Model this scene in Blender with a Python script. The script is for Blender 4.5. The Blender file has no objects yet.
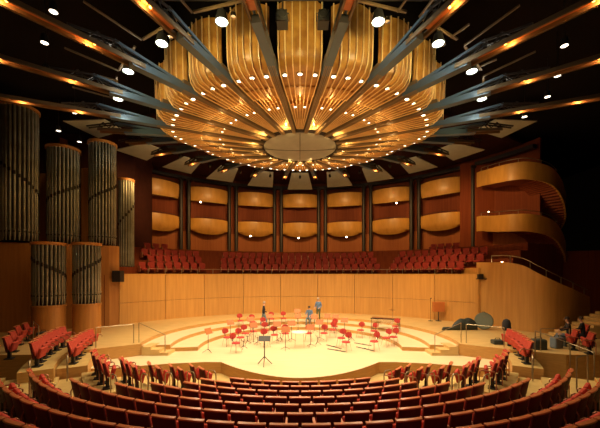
import bpy, math, random
from mathutils import Vector, Matrix
random.seed(7)
S = bpy.context.scene
COL = S.collection
PI = math.pi
R = math.radians
E = 3.85            # eye height above the stage floor
CY = 16.9           # centre of the round hall
F = 320.0           # focal length in pixels of a 600 px wide frame

# ------------------------------------------------------------ camera, world, lights, exposure
cam = bpy.data.cameras.new('camera'); camo = bpy.data.objects.new('camera', cam); COL.objects.link(camo)
camo.location = (0, 0, E); camo.rotation_euler = (PI/2, 0, 0)
cam.sensor_width = 36; cam.lens = F/600*36; cam.shift_y = 0.1; cam.clip_end = 200
S.camera = camo
W = bpy.data.worlds.new('world'); S.world = W; W.use_nodes = True
W.node_tree.nodes['Background'].inputs[0].default_value = (1.0, .62, .3, 1)
W.node_tree.nodes['Background'].inputs[1].default_value = 0.0003
S.view_settings.view_transform = 'Standard'; S.view_settings.look = 'None'
S.view_settings.exposure = 0.9; S.view_settings.gamma = 1.0
S.view_settings.use_curve_mapping = False
WARM = (1.0, .66, .30)
STAGE_SPOT = 305; CANOPY_GLOW = 9; STEP_GLOW = 5; FLOOD = 150; ADDED_LOGE_SPOT = 820; ARM_LAMP = 11; WASH = 900; ADDED_SAIL_LAMP = 70; AUD = 60

def pol(r, a, z=0.0):
    """point on the hall's circle: a in degrees, 0 towards the viewer, + to the right, 180 at the back"""
    return Vector((r*math.sin(R(a)), CY - r*math.cos(R(a)), z))

def lamp(kind, loc, power, color=WARM, target=None, angle=90, blend=.6, size=.12):
    l = bpy.data.lights.new('lamp_light', kind); l.energy = power; l.color = color
    o = bpy.data.objects.new('lamp_light', l); COL.objects.link(o); o.location = loc
    l.shadow_soft_size = size
    if kind == 'SPOT':
        l.spot_size = R(angle); l.spot_blend = blend
    if target is not None:
        o.rotation_euler = (Vector(target)-Vector(loc)).to_track_quat('-Z', 'Y').to_euler()
    return o

# stage downlights: one lamp behind each petal's group of lenses
for i in range(24):
    a = 15*i
    lamp('SPOT', pol(5.6, a, E+6.3), STAGE_SPOT, (1.0, .75, .46), pol(3.2, a, 0), 125, .9, .3)
# added wash lamps without fittings, aimed at the back wall and the loges
for a in (-100, -60, -25, 25, 60, 100):
    t = pol(13.5, 180-a*.55, 2.0)
    lamp('SPOT', pol(7.6, a, E+6.2), WASH, (1.0, .60, .22), t, 50, .8, .25)

# ------------------------------------------------------------ materials
def mat(name, col, rough=.5, metal=0.0, emit=0.0, spec=.5, coat=0.0):
    m = bpy.data.materials.new(name); m.use_nodes = True
    b = m.node_tree.nodes['Principled BSDF']
    b.inputs['Base Color'].default_value = (*col, 1); b.inputs['Roughness'].default_value = rough
    b.inputs['Metallic'].default_value = metal; b.inputs['Specular IOR Level'].default_value = spec
    b.inputs['Coat Weight'].default_value = coat
    if emit:
        b.inputs['Emission Color'].default_value = (*col, 1); b.inputs['Emission Strength'].default_value = emit
    return m
def noisy(m, c1, c2, scale=(1, 1, 1), nscale=4.0, detail=4, bump=0.0):
    nt = m.node_tree; N = nt.nodes; L = nt.links; b = N['Principled BSDF']
    tc = N.new('ShaderNodeTexCoord'); mp = N.new('ShaderNodeMapping'); mp.inputs['Scale'].default_value = scale
    n = N.new('ShaderNodeTexNoise'); n.inputs['Scale'].default_value = nscale; n.inputs['Detail'].default_value = detail
    r = N.new('ShaderNodeValToRGB'); r.color_ramp.elements[0].position = .3; r.color_ramp.elements[1].position = .7
    r.color_ramp.elements[0].color = (*c1, 1); r.color_ramp.elements[1].color = (*c2, 1)
    L.new(tc.outputs['Object'], mp.inputs['Vector']); L.new(mp.outputs[0], n.inputs['Vector'])
    L.new(n.outputs['Fac'], r.inputs[0]); L.new(r.outputs[0], b.inputs['Base Color'])
    if bump:
        bp = N.new('ShaderNodeBump'); bp.inputs['Strength'].default_value = bump
        L.new(n.outputs['Fac'], bp.inputs['Height']); L.new(bp.outputs[0], b.inputs['Normal'])
    return m
M = {}
M['wall_wood'] = noisy(mat('honey_wood', (.7, .4, .12), .42), (.50, .255, .066), (.61, .335, .095), (2.2, 2.2, .12), 3.2)
M['loge_wood'] = noisy(mat('amber_wood', (.6, .3, .06), .38), (.50, .24, .045), (.62, .32, .07), (1.2, 1.2, .3), 2.5)
M['red_wood'] = noisy(mat('red_brown_wood', (.3, .07, .02), .6, spec=.15), (.15, .028, .008), (.21, .045, .012), (3, 3, .1), 3)
M['lower_wood'] = noisy(mat('lower_panel_wood', (.3, .1, .03), .55, spec=.2), (.27, .075, .018), (.35, .11, .028), (3, 3, .1), 3)
M['organ_wood'] = noisy(mat('organ_case_wood', (.5, .22, .05), .42), (.38, .15, .03), (.48, .21, .048), (2.5, 2.5, .12), 3)
M['stage'] = noisy(mat('pale_maple_floor', (.8, .66, .4), .35), (.68, .55, .33), (.78, .65, .42), (.25, 3.5, 1), 3)
M['terrace'] = noisy(mat('terrace_oak_floor', (.7, .5, .26), .4), (.56, .37, .135), (.67, .47, .19), (.5, 2.5, 1), 3)
M['riser'] = noisy(mat('riser_wood', (.5, .28, .09), .45), (.46, .24, .06), (.56, .31, .09), (1, 1, 6), 3)
M['aud_floor'] = noisy(mat('audience_floor', (.6, .42, .2), .5), (.46, .32, .11), (.56, .41, .15), (1.5, 1.5, 1), 2)
M['groove'] = mat('panel_joint', (.12, .05, .015), .7)
M['black'] = mat('black_steel', (.012, .011, .011), .55)
M['ceiling'] = mat('black_ceiling', (.010, .007, .007), .9, spec=.1)
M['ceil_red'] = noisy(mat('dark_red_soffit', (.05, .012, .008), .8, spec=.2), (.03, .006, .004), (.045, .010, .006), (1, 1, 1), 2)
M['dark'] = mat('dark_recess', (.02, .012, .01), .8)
M['column'] = mat('dark_column_steel', (.02, .013, .01), .5)
M['pipe'] = noisy(mat('organ_pipe_metal', (.42, .40, .30), .38, .75), (.25, .25, .19), (.40, .39, .31), (1, 1, 1), 2)
M['chrome'] = mat('chrome', (.75, .72, .66), .25, 1.0)
M['rail'] = mat('brushed_rail_steel', (.40, .33, .22), .4, .9)
M['seat_red'] = noisy(mat('red_upholstery', (.42, .03, .02), .8, spec=.2), (.38, .045, .028), (.50, .075, .045), (1, 1, 1), 9)
M['seat_back'] = noisy(mat('maroon_seat_shell', (.10, .008, .012), .6, spec=.2), (.062, .005, .007), (.09, .008, .011), (1, 1, 1), 6)
M['seat_rim'] = mat('red_wood_seat_rim', (.50, .16, .06), .3)
M['seat_side'] = mat('bronze_armrest', (.40, .16, .09), .35, .5)
M['choir_red'] = noisy(mat('choir_seat_red', (.30, .02, .015), .7), (.20, .012, .008), (.29, .02, .012), (1, 1, 1), 9)
M['panel_gold'] = noisy(mat('golden_slat_boards', (.55, .27, .06), .4), (.36, .15, .028), (.58, .30, .06), (1, 1, 1), 3.2, 3)
M['batten'] = mat('pale_gold_batten', (.95, .70, .34), .3, .25)
M['rib'] = mat('bronze_brown_beam', (.16, .105, .055), .45, .2)
M['rib_edge'] = mat('beam_ridge', (.26, .18, .10), .4, .3)
M['blue'] = mat('blue_grey_steel', (.095, .15, .22), .4, .3)
M['copper'] = noisy(mat('copper_channel', (.45, .13, .03), .4, .2), (.36, .09, .02), (.52, .18, .045), (2, 2, 2), 2)
M['disc'] = noisy(mat('grey_beige_reflector', (.36, .31, .22), .6), (.26, .25, .21), (.31, .295, .25), (1, 1, 1), 2)
M['sail'] = noisy(mat('beige_grey_sail', (.34, .30, .19), .6), (.30, .285, .20), (.35, .33, .235), (1, 1, 1), 2)
M['lens'] = mat('lit_lens', (1.0, .84, .62), .3, emit=3.5)
M['flood_lens'] = mat('lit_flood_lens', (.80, 1.0, .86), .3, emit=3)
M['warm_bulb'] = mat('lit_amber_bulb', (1.0, .42, .08), .3, emit=5)
M['tiny_bulb'] = mat('lit_tiny_bulb', (1.0, .72, .40), .3, emit=12)
M['desk'] = mat('orange_wood_desk', (.48, .155, .04), .5)
M['chair_red'] = mat('orchestra_chair_red', (.42, .03, .022), .7)
M['white'] = mat('white_top', (.85, .82, .74), .5)
M['case'] = mat('dark_grey_case', (.035, .045, .04), .6)
M['case_grey'] = mat('green_grey_case', (.13, .15, .11), .6)
M['skin'] = mat('skin', (.55, .30, .19), .6)
M['hair'] = mat('dark_hair', (.04, .022, .012), .8)
M['hair_grey'] = mat('grey_hair', (.35, .28, .22), .8)
M['cloth_black'] = mat('black_clothing', (.018, .018, .022), .85)
M['cloth_blue'] = mat('blue_shirt', (.10, .17, .30), .85)
M['cloth_green'] = mat('olive_trousers', (.10, .11, .05), .85)
M['denim'] = mat('grey_blue_denim', (.16, .20, .24), .85)
M['wood_bar'] = mat('rosewood_bar', (.22, .06, .02), .35)

# ------------------------------------------------------------ mesh helpers
class MB:
    def __init__(s): s.v = []; s.f = []; s.m = []; s.mi = 0
    def add(s, vs, fs):
        o = len(s.v); s.v += [tuple(x) for x in vs]; s.f += [tuple(o+i for i in f) for f in fs]; s.m += [s.mi]*len(fs)
        return s
    def box(s, cx, cy, cz, sx, sy, sz, mx=None):
        vs = [Vector((cx+x*sx/2, cy+y*sy/2, cz+z*sz/2)) for x in (-1, 1) for y in (-1, 1) for z in (-1, 1)]
        if mx is not None: vs = [mx @ v for v in vs]
        return s.add(vs, [(0, 1, 3, 2), (4, 6, 7, 5), (0, 4, 5, 1), (2, 3, 7, 6), (0, 2, 6, 4), (1, 5, 7, 3)])
    def beam(s, a, b, w, h, up=(0, 0, 1)):
        a = Vector(a); b = Vector(b); d = (b-a).normalized(); sx = d.cross(Vector(up)).normalized(); uz = sx.cross(d)
        vs = [p+sx*x*w/2+uz*z*h/2 for p in (a, b) for x, z in ((-1, -1), (1, -1), (1, 1), (-1, 1))]
        return s.add(vs, [(0, 1, 2, 3), (7, 6, 5, 4), (0, 4, 5, 1), (1, 5, 6, 2), (2, 6, 7, 3), (3, 7, 4, 0)])
    def tube(s, pts, r, n=8, cap=True):
        pts = [Vector(p) for p in pts]; rs = r if isinstance(r, (list, tuple)) else [r]*len(pts)
        vs = []; up = None
        for i, p in enumerate(pts):
            d = (pts[min(i+1, len(pts)-1)]-pts[max(i-1, 0)]).normalized()
            if up is None: up = Vector((0, 0, 1)) if abs(d.z) < .9 else Vector((1, 0, 0))
            x = d.cross(up).normalized(); y = x.cross(d).normalized(); up = y
            for k in range(n):
                a = 2*PI*k/n; vs.append(p+(x*math.cos(a)+y*math.sin(a))*rs[i])
        fs = [(i*n+k, i*n+(k+1) % n, (i+1)*n+(k+1) % n, (i+1)*n+k) for i in range(len(pts)-1) for k in range(n)]
        if cap: fs += [tuple(range(n))[::-1], tuple((len(pts)-1)*n+k for k in range(n))]
        return s.add(vs, fs)
    def lathe(s, prof, n=24, c=(0, 0, 0), a0=0, a1=360, mx=None):
        full = abs(a1-a0) >= 360; m = n if full else n+1
        vs = [Vector((c[0]+r*math.cos(R(a0+(a1-a0)*k/n)), c[1]+r*math.sin(R(a0+(a1-a0)*k/n)), c[2]+z)) for r, z in prof for k in range(m)]
        if mx is not None: vs = [mx @ v for v in vs]
        fs = []
        for i in range(len(prof)-1):
            for k in range(n):
                k2 = (k+1) % m if full else k+1
                fs.append((i*m+k, i*m+k2, (i+1)*m+k2, (i+1)*m+k))
        return s.add(vs, fs)
    def prism(s, pts, z0, z1):
        n = len(pts)
        vs = [(x, y, z0) for x, y in pts]+[(x, y, z1) for x, y in pts]
        fs = [tuple(range(n))[::-1], tuple(range(n, 2*n))]+[(i, (i+1) % n, n+(i+1) % n, n+i) for i in range(n)]
        return s.add(vs, fs)
    def strip(s, path, prof_fn):
        """closed cross-section swept along path; prof_fn(i) gives the section's points"""
        secs = [prof_fn(i) for i in range(len(path))]; n = len(secs[0]); vs = [p for q in secs for p in q]
        fs = [(i*n+k, i*n+(k+1) % n, (i+1)*n+(k+1) % n, (i+1)*n+k) for i in range(len(path)-1) for k in range(n)]
        fs += [tuple(range(n))[::-1], tuple((len(path)-1)*n+k for k in range(n))]
        return s.add(vs, fs)
    def ribbon(s, pts, z0, z1, t):
        """upright curved board of thickness t; z0, z1 numbers or lists"""
        n = len(pts); P = [Vector((p[0], p[1], 0)) for p in pts]
        def fn(i):
            d = (P[min(i+1, n-1)]-P[max(i-1, 0)]).normalized(); nr = Vector((-d.y, d.x, 0))*t/2
            a = z0[i] if isinstance(z0, list) else z0; b = z1[i] if isinstance(z1, list) else z1
            return [P[i]-nr+Vector((0, 0, a)), P[i]+nr+Vector((0, 0, a)), P[i]+nr+Vector((0, 0, b)), P[i]-nr+Vector((0, 0, b))]
        return s.strip(pts, fn)
    def build(s, name, mats, parent=None, smooth=False, bevel=0, loc=None, rotz=None):
        me = bpy.data.meshes.new(name); me.from_pydata(s.v, [], s.f)
        for m in (mats if isinstance(mats, (list, tuple)) else [mats]): me.materials.append(m)
        me.polygons.foreach_set('material_index', s.m)
        import bmesh
        bm = bmesh.new(); bm.from_mesh(me); bmesh.ops.recalc_face_normals(bm, faces=bm.faces)
        if smooth:
            for f in bm.faces: f.smooth = True
            for e in bm.edges:
                if len(e.link_faces) == 2 and e.calc_face_angle(0) > R(38): e.smooth = False
        bm.to_mesh(me); bm.free()
        o = bpy.data.objects.new(name, me); COL.objects.link(o)
        if parent: o.parent = parent
        if loc is not None: o.location = loc
        if rotz is not None: o.rotation_euler.z = rotz
        if bevel:
            b = o.modifiers.new('soft', 'BEVEL'); b.width = bevel; b.segments = 2; b.limit_method = 'ANGLE'
        return o
def tag(o, label=None, cat=None, group=None, kind=None):
    if label: o['label'] = label
    if cat: o['category'] = cat
    if group: o['group'] = group
    if kind: o['kind'] = kind
    return o
def thing(name, label, cat, loc=(0, 0, 0), rz=0, group=None):
    o = bpy.data.objects.new(name, None); COL.objects.link(o); o.location = loc; o.rotation_euler = (0, 0, rz)
    o.empty_display_size = .2
    return tag(o, label, cat, group)
def copy_tree(o, parent=None):
    c = o.copy(); COL.objects.link(c); c.parent = parent
    for ch in KIDS.get(o.name, []): copy_tree(ch, c)
    return c
KIDS = {}
def reg(o):
    KIDS[o.name] = [c for c in bpy.data.objects if c.parent == o]
    for c in KIDS[o.name]: reg(c)
def struct(name, mb, m, **k): return tag(mb.build(name, m, **k), kind='structure')
ORD = ['', 'first', 'second', 'third', 'fourth', 'fifth', 'sixth', 'seventh', 'eighth', 'ninth', 'tenth', 'eleventh', 'twelfth', 'thirteenth',
       'fourteenth', 'fifteenth', 'sixteenth', 'seventeenth', 'eighteenth', 'nineteenth', 'twentieth']
def ordn(n):
    if n <= 20: return ORD[n]
    return 'twenty-'+ORD[n-20] if n < 30 else 'thirtieth' if n == 30 else 'thirty-'+ORD[n-30]
def px(x, y, z):
    """ground point for a picture position at a known height"""
    Y = (E-z)*F/(y-274.0); return Vector(((x-300.5)/F*Y, Y, z))
def arc(r, a0, a1, n, c=(0, CY)):
    return [(c[0]+r*math.sin(R(a0+(a1-a0)*i/n)), c[1]-r*math.cos(R(a0+(a1-a0)*i/n))) for i in range(n+1)]

# ------------------------------------------------------------ floors and stage
TZ, L2Z, L1Z = .55, .37, .19
b = MB().box(0, 14, -.85, 56, 44, .7); struct('floor', b, M['aud_floor'])
def two(b, zt):     # second material for the level top faces
    for i, f in enumerate(b.f):
        if all(abs(b.v[j][2]-zt) < 1e-4 for j in f): b.m[i] = 1
    return b
def rings():
    for k in range(0, 9):
        r0 = 6.5+.72*k-.62; z = -.5+.11*k
        if k == 0: continue
        pts = arc(r0, -58, 58, 48)+arc(r0+(.721 if k < 8 else 6), 58, -58, 48)
        b = two(MB().prism(pts, -.6, z), z); struct('audience_floor_tier_%d' % k, b, [M['riser'], M['aud_floor']])
rings()
# stage floor
fr = []
for i in range(-12, 13):
    x = 3.45*i/12; fr.append((x, 11.85+2.15*(abs(x)/3.45)**1.85))
pts = [(-9.6, 14.6), (-9.4, 12.9), (-7.6, 13.15), (-5.6, 13.75), (-4.2, 14.0)]+fr+[(4.2, 14.0), (5.6, 13.75), (7.6, 13.15), (9.4, 12.9), (9.6, 14.6), (8, 18), (8, 25), (-8, 25), (-8, 18)]
b = two(MB().prism(pts, -.55, 0), 0); struct('floor_stage', b, [M['riser'], M['stage']])
# three rising rings of the orchestra podium
for n_, r0, r1, z, a in ((1, 5.2, 6.6, L1Z, 81), (2, 6.5, 8.0, L2Z, 80)):
    pts = arc(r0, a, 360-a, 64)+arc(r1, 360-a, a, 64)
    b = two(MB().prism(pts, .001, z), z); struct('floor_podium_%d' % n_, b, [M['riser'], M['stage']])
pts = [(-24, 12.6), (-10.9, 13.0), (-9.2, 14.0), (-7.4, 15.2)]+arc(7.9, 282, 78, 72)[::1]
pts = [(-24, 12.6), (-10.9, 13.1), (-9.2, 14.0), (-7.5, 15.15)]+arc(7.8, -77, -180, 36)+arc(7.8, 180, 77, 36)[1:]+[(7.5, 15.15), (9.2, 14.0), (10.9, 13.1), (24, 12.6), (24, 34), (0, 34), (-24, 34)]
b = two(MB().prism(pts, -.56, TZ), TZ); struct('floor_terrace', b, [M['riser'], M['terrace']])
for s, side in ((-1, 'left'), (1, 'right')):
    t = thing('stage_steps', 'pale wooden steps down from the terrace to the stage, %s podium end' % side, 'steps', (s*7.45, 15.55, 0), 0, 'steps from terrace to stage')
    for i in range(3):
        MB().box(-s*(.2+.42*i), 0, (.41-.135*i)/2+.002, .42, .95, .41-.135*i).build('step', M['terrace'], t)

# ------------------------------------------------------------ stage back wall (curved, panelled)
WC = 13.6; WR = 13.7
def wallpt(x): return None
sx = [120, 166, 205, 244, 281, 318, 355, 393, 435, 480]
def wall_ang(x):    # angle on the wall's circle for a picture column
    lo, hi = -89.0, 89.0
    for _ in range(50):
        m = (lo+hi)/2; v = WR*math.sin(R(m))/(WC+WR*math.cos(R(m)))
        if v < (x-300.5)/F: lo = m
        else: hi = m
    return lo
def wp(r, a, z=0): return (r*math.sin(R(a)), WC+r*math.cos(R(a)), z)
A = [wall_ang(x) for x in sx]
for i in range(len(A)-1):
    a0, a1 = A[i]+.07, A[i+1]-.07
    b = MB()
    for z0, z1 in ((TZ, 1.93), (1.95, 3.80)):
        b.ribbon([wp(WR+.08, a0+(a1-a0)*k/6)[:2] for k in range(7)], z0, z1, .12)
    struct('wall_stage_%d' % (i+1), b, M['wall_wood'])
b = MB().ribbon([wp(WR+.20, A[0]+(A[-1]-A[0])*k/48)[:2] for k in range(49)], .5, 3.74, .1); struct('wall_stage_core', b, M['groove'])
b = MB().ribbon([wp(WR+.12, A[0]+(A[-1]-A[0])*k/48)[:2] for k in range(49)], 3.80, 3.86, .26); struct('trim_1', b, M['wall_wood'])

# choir tiers behind the wall
CR = [14.35+.9*k for k in range(5)]
for k in range(5):
    z = 3.80+.55*k
    pts = [wp(CR[k]-.30 if k else WR+.26, -62+124*i/48)[:2] for i in range(49)]+[wp(CR[k]+(.6 if k < 4 else 4.5), 62-124*i/48)[:2] for i in range(49)]
    b = two(MB().prism(pts, .6 if k == 0 else 2.5, z), z); struct('floor_choir_tier_%d' % (k+1), b, [M['red_wood'], M['red_wood']])

# ------------------------------------------------------------ back wall, columns, loges
CRAD = 18.9
b = MB().ribbon(arc(19.7, 112, 248, 60), 4.5, 14.2, .2); struct('wall_back', b, M['red_wood'])
b = MB().ribbon(arc(19.58, 112, 248, 60), 5.0, 8.2, .1); struct('wall_back_lower_panels', b, M['lower_wood'])
def rb(n): return 180-15*n      # bay angle; n counts bays from the centre, + right
names_bay = {-3: 'at the far left', -2: 'second bay left of the hall centre', -1: 'just left of the centre bay', 0: 'in the centre bay', 1: 'just right of the centre bay', 2: 'second bay right of the hall centre', 3: 'third bay right of the hall centre'}
nb = {-3: 'third bay left of centre', -2: 'second bay left of centre', -1: 'first bay left of centre', 0: 'centre bay', 1: 'first bay right of centre', 2: 'second bay right of centre', 3: 'third bay right of centre'}
for n in range(-4, 4):
    a = 180-15*(n+.5)
    for j, da in enumerate((-1.15, 1.15)):
        b = MB(); p = pol(CRAD-.1, a+da)
        b.lathe([(.19, 4.6), (.19, 13.3)], 14, (p.x, p.y, 0)); b.box(p.x, p.y, 13.2, .4, .4, .25)
        pos = 'leftmost pair' if n == -4 else '%s pair from the left' % ordn(n+5)
        struct('column_%d' % ((n+4)*2+j+1), b, M['column'], smooth=True)
for n in range(-3, 4):
    a = rb(n); c = pol(CRAD, a)
    for lv, (zt, zb, word) in enumerate(((E+8.75, E+7.25, 'upper'), (E+5.6, E+4.0, 'lower'))):
        t = thing('loge_balcony', '%s rounded amber wood box balcony, %s' % (word, nb[n]), 'balcony', (c.x, c.y, zb), R(-(180-a)), '%s tier of box balconies' % word)
        # local: x along the wall, -y towards the stage
        b = MB(); N = 14
        def sect(i, w=2.05, d=1.25):
            u = -1+2*i/N; x = w*u
            H = zt-zb; yt = -d*math.sqrt(max(0, 1-u*u*.9))+.35; tk = .86 if lv == 0 else .62; yb = (yt-.35)*tk+.35
            rise = .12*u*u if lv == 0 else .42*abs(u)**2.5
            return [Vector((x, yt+.08, H)), Vector((x, yt, H)), Vector((x, yt, H*.55)), Vector((x*.96, yt*.8+yb*.2, H*.3)), Vector((x*.9, yb, .05+rise)), Vector((x*.9, yb+.1, .10+rise)), Vector((x*.96, yt+.15, H*.5))]
        b.strip(list(range(N+1)), sect).build('parapet', M['loge_wood'], t, smooth=True)
        f = MB(); f.prism([(sect(i)[2].x*.97, sect(i)[2].y+.12) for i in range(N+1)]+[(2.0, .75), (-2.0, .75)], (zt-zb)*.45, (zt-zb)*.52); f.build('balcony_floor', M['red_wood'], t)
        r_ = MB(); r_.tube([(1.5*u/6, -.72+.32*(u/6)**2*1.2, (zt-zb)+.16) for u in range(-6, 7)], .022, 6)
        for u in (-6, 0, 6): r_.tube([(1.5*u/6, -.72+.32*(u/6)**2*1.2, (zt-zb)+.16), (1.5*u/6, -.72+.32*(u/6)**2*1.2, (zt-zb)-.1)], .018, 6)
        r_.build('handrail', M['black'], t)
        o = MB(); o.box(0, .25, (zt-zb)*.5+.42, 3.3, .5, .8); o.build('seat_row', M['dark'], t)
# dark soffit over the loges, ceiling
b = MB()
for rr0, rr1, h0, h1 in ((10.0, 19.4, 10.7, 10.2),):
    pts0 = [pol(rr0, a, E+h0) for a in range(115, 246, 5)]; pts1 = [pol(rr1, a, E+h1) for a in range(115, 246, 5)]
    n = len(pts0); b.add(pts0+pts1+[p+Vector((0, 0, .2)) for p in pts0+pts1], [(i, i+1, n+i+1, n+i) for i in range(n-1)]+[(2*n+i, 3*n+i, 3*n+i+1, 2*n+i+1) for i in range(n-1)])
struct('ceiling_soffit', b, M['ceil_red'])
b = MB().box(0, 14, E+11.0, 60, 50, .3); struct('ceiling', b, M['ceiling'])
b = MB().ribbon(arc(19.0, 112, 248, 60), E+9.45, E+9.75, .45); struct('ceiling_ring_beam', b, M['column'])

# ------------------------------------------------------------ choir seats (behind the stage wall)
def make_choir():
    t = thing('choir_chair', 'x', 'seat')
    b = MB(); b.box(0, .16, .62, .50, .09, .56); b.build('backrest', M['choir_red'], t, bevel=.035)
    b = MB(); b.box(0, -.10, .40, .46, .44, .11); b.build('seat_cushion', M['choir_red'], t, bevel=.035)
    b = MB(); b.box(-.272, 0, .42, .04, .34, .44); b.build('armrest', M['seat_side'], t)
    reg(t); return t
proto_c = make_choir(); used = [0]
def place(proto, loc, rz, label, group, flag):
    o = proto if not flag[0] else copy_tree(proto); flag[0] = 1
    o.location = loc; o.rotation_euler = (0, 0, rz); o['label'] = label; o['group'] = group
    return o
def pxang(r, x):
    lo, hi = -80.0, 80.0
    for _ in range(40):
        m = (lo+hi)/2
        if r*math.sin(R(m))/(WC+r*math.cos(R(m))) < (x-300.5)/F: lo = m
        else: hi = m
    return lo
blocks = {'left': [(139, 207), (148, 203), (142, 200), (144, 170)], 'centre': [(221, 381), (221, 377), (223, 374), None], 'right': [(390, 464), (394, 484), (399, 488), (430, 460)]}
for k in range(4):
    for bn, spans in blocks.items():
        if not spans[k]: continue
        r = CR[k]; a0, a1 = pxang(r, spans[k][0]), pxang(r, spans[k][1])
        n = int(round(r*R(a1-a0)/.61)); st = (a1-a0)/n
        for i in range(n):
            a = a0+st*(i+.5); p = wp(r, a, 3.80+.55*k)
            place(proto_c, p, R(-a), 'red choir seat, %s from the left, %s row up, %s block behind stage wall' % (ordn(i+1), ordn(k+1), bn), 'choir seats, %s block' % bn, used)

# ------------------------------------------------------------ audience seats (seen from behind)
def make_seat():
    t = thing('theatre_chair', 'x', 'seat')
    # back: gently reclined shell with a padded inside and a wooden top rim; occupant faces -y ... local +y is towards the stage
    b = MB(); N = 6
    def sec(i):
        u = -1+2*i/N; x = .262*u; c = .035*(1-u*u)
        return [Vector((x, -.02-c, .30)), Vector((x, -.13-c, .885)), Vector((x, -.095-c, .89)), Vector((x, .02-c, .30))]
    b.strip(list(range(N+1)), sec).build('backrest', M['seat_back'], t, smooth=True, bevel=.008)
    b = MB()
    def sec2(i):
        u = -1+2*i/N; x = .245*u; c = .035*(1-u*u)
        return [Vector((x, .03-c, .40)), Vector((x, -.088-c, .865)), Vector((x, -.045-c, .86)), Vector((x, .085-c, .42))]
    b.strip(list(range(N+1)), sec2).build('back_pad', M['seat_red'], t, smooth=True, bevel=.015)
    b = MB()
    def sec3(i):
        u = -1+2*i/N; x = .272*u; c = .035*(1-u*u); d = -.012*u*u
        return [Vector((x, -.152-c, .872+d)), Vector((x, -.152-c, .902+d)), Vector((x, -.072-c, .912+d)), Vector((x, -.07-c, .878+d))]
    b.strip(list(range(N+1)), sec3).build('top_rim', M['seat_rim'], t, smooth=True, bevel=.008)
    b = MB(); mx = Matrix.Translation((0, .12, .36)) @ Matrix.Rotation(R(76), 4, 'X')
    b.box(0, .14, 0, .48, .36, .10, mx).build('seat_cushion', M['seat_red'], t, bevel=.03)
    for s in (-1,):
        b = MB(); x = s*.288
        b.tube([(x, -.10, .02), (x, -.10, .50), (x, -.06, .585), (x, .0, .605), (x, .30, .605), (x, .345, .57), (x, .34, .50)], .017, 6)
        b.box(x, .12, .61, .055, .36, .03); b.build('armrest', M['seat_side'], t, smooth=True)
    b = MB(); b.box(0, 0, .02, .30, .26, .04); b.box(0, 0, .17, .12, .10, .30); b.build('pedestal', M['black'], t)
    reg(t); return t
proto_s = make_seat(); useds = [0]
def solve(r, tt):
    lo, hi = 0.0, 88.0
    for _ in range(40):
        m = (lo+hi)/2
        if r*math.sin(R(m))/(CY-r*math.cos(R(m))) < tt: lo = m
        else: hi = m
    return lo
ROWR = [6.5+.72*k for k in range(9)]
ends = [82, 107, 130, 159, 190, 228, 272, 330, 380]
SIDEOFF = [0, .0, .08, .14, .26, .36, .46]
near = [92, 113, 135, 159, 189, 226, 262]
cnt = {-1: [2, 2, 2, 3, 4, 5, 6], 1: [2, 2, 2, 3, 4, 5, 0]}
for k in range(9):
    r = ROWR[k]; zf = -.5+.11*k; am = solve(r, ends[k]/F)-1.2
    am = min(am, 49) if k < 7 else (46 if k == 7 else 38)
    n = int(2*R(am)*r/.60); n += 0; st = 0.60/r*180/PI
    off = (k % 2)*.5
    n = n if (n % 2 == k % 2) else n-1
    for i in range(n):
        a = (i-(n-1)/2)*st; p = pol(r, a, zf)
        place(proto_s, p, R(a), 'maroon theatre seat, %s from the left in the %s row below the stage' % (ordn(i+1), ordn(k+1)), 'theatre seats in the main block', useds)
    for s, side in ((-1, 'left'), (1, 'right')):
        if k > 6 or not cnt[s][k]: continue
        rr = r-.35+(0, 0, 0, 0, .05, .1, .35)[k]; a0 = (56 if k == 6 else min(solve(rr, near[k]/F), 60))+2.0; zs = zf+SIDEOFF[k]; st2 = .64/rr*180/PI
        c = cnt[s][k]
        if SIDEOFF[k]:
            e0, e1 = a0-3.2, a0+st2*(c-.5)+1
            pts = arc(rr-.5, s*e0, s*e1, 10)+arc(rr+.45, s*e1, s*e0, 10)
            bb = two(MB().prism(pts, -.55, zs), zs); struct('floor_side_tier_%s_%d' % (side, k), bb, [M['riser'], M['aud_floor']])
        for i in range(c):
            a = s*(a0+st2*i); p = pol(rr, a, zs)
            place(proto_s, p, R(a+s*16), 'red tip-up seat, %s back from the aisle, %s side row %s from stage' % (ordn(i+1), side, ordn(k+1)), 'side seats beyond the %s aisle' % side, useds)
        # aisle hoop rail
        ah = s*(a0-4.9); q = pol(rr+.1, ah, zs if SIDEOFF[k] == 0 else zf)
        h = MB(); h.tube([(-.2, 0, .003), (-.2, 0, .74), (-.17, 0, .82), (-.12, 0, .88), (.12, 0, .88), (.17, 0, .82), (.2, 0, .74), (.2, 0, .003)], .02, 8)
        tag(h.build('aisle_rail', M['rail'], smooth=True, loc=q, rotz=R(ah+90*0)), 'steel hoop rail at the %s aisle beside the %s row of seats' % (side, ordn(k+1)), 'handrail', 'aisle hoop rails')
# extra side seats on the terrace, by the stairs
for s, side, lst in ((-1, 'left', [(15, 352), (20, 345), (28, 341), (10, 359)]), (1, 'right', [(574, 350), (590, 354), (585, 343)])):
    for i, (x, y) in enumerate(lst):
        p = px(x, y, TZ)
        place(proto_s, p, R(s*68), 'red tip-up seat on the %s terrace edge, %s along' % (side, ordn(i+1)), 'seats on the terrace', useds)

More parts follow.
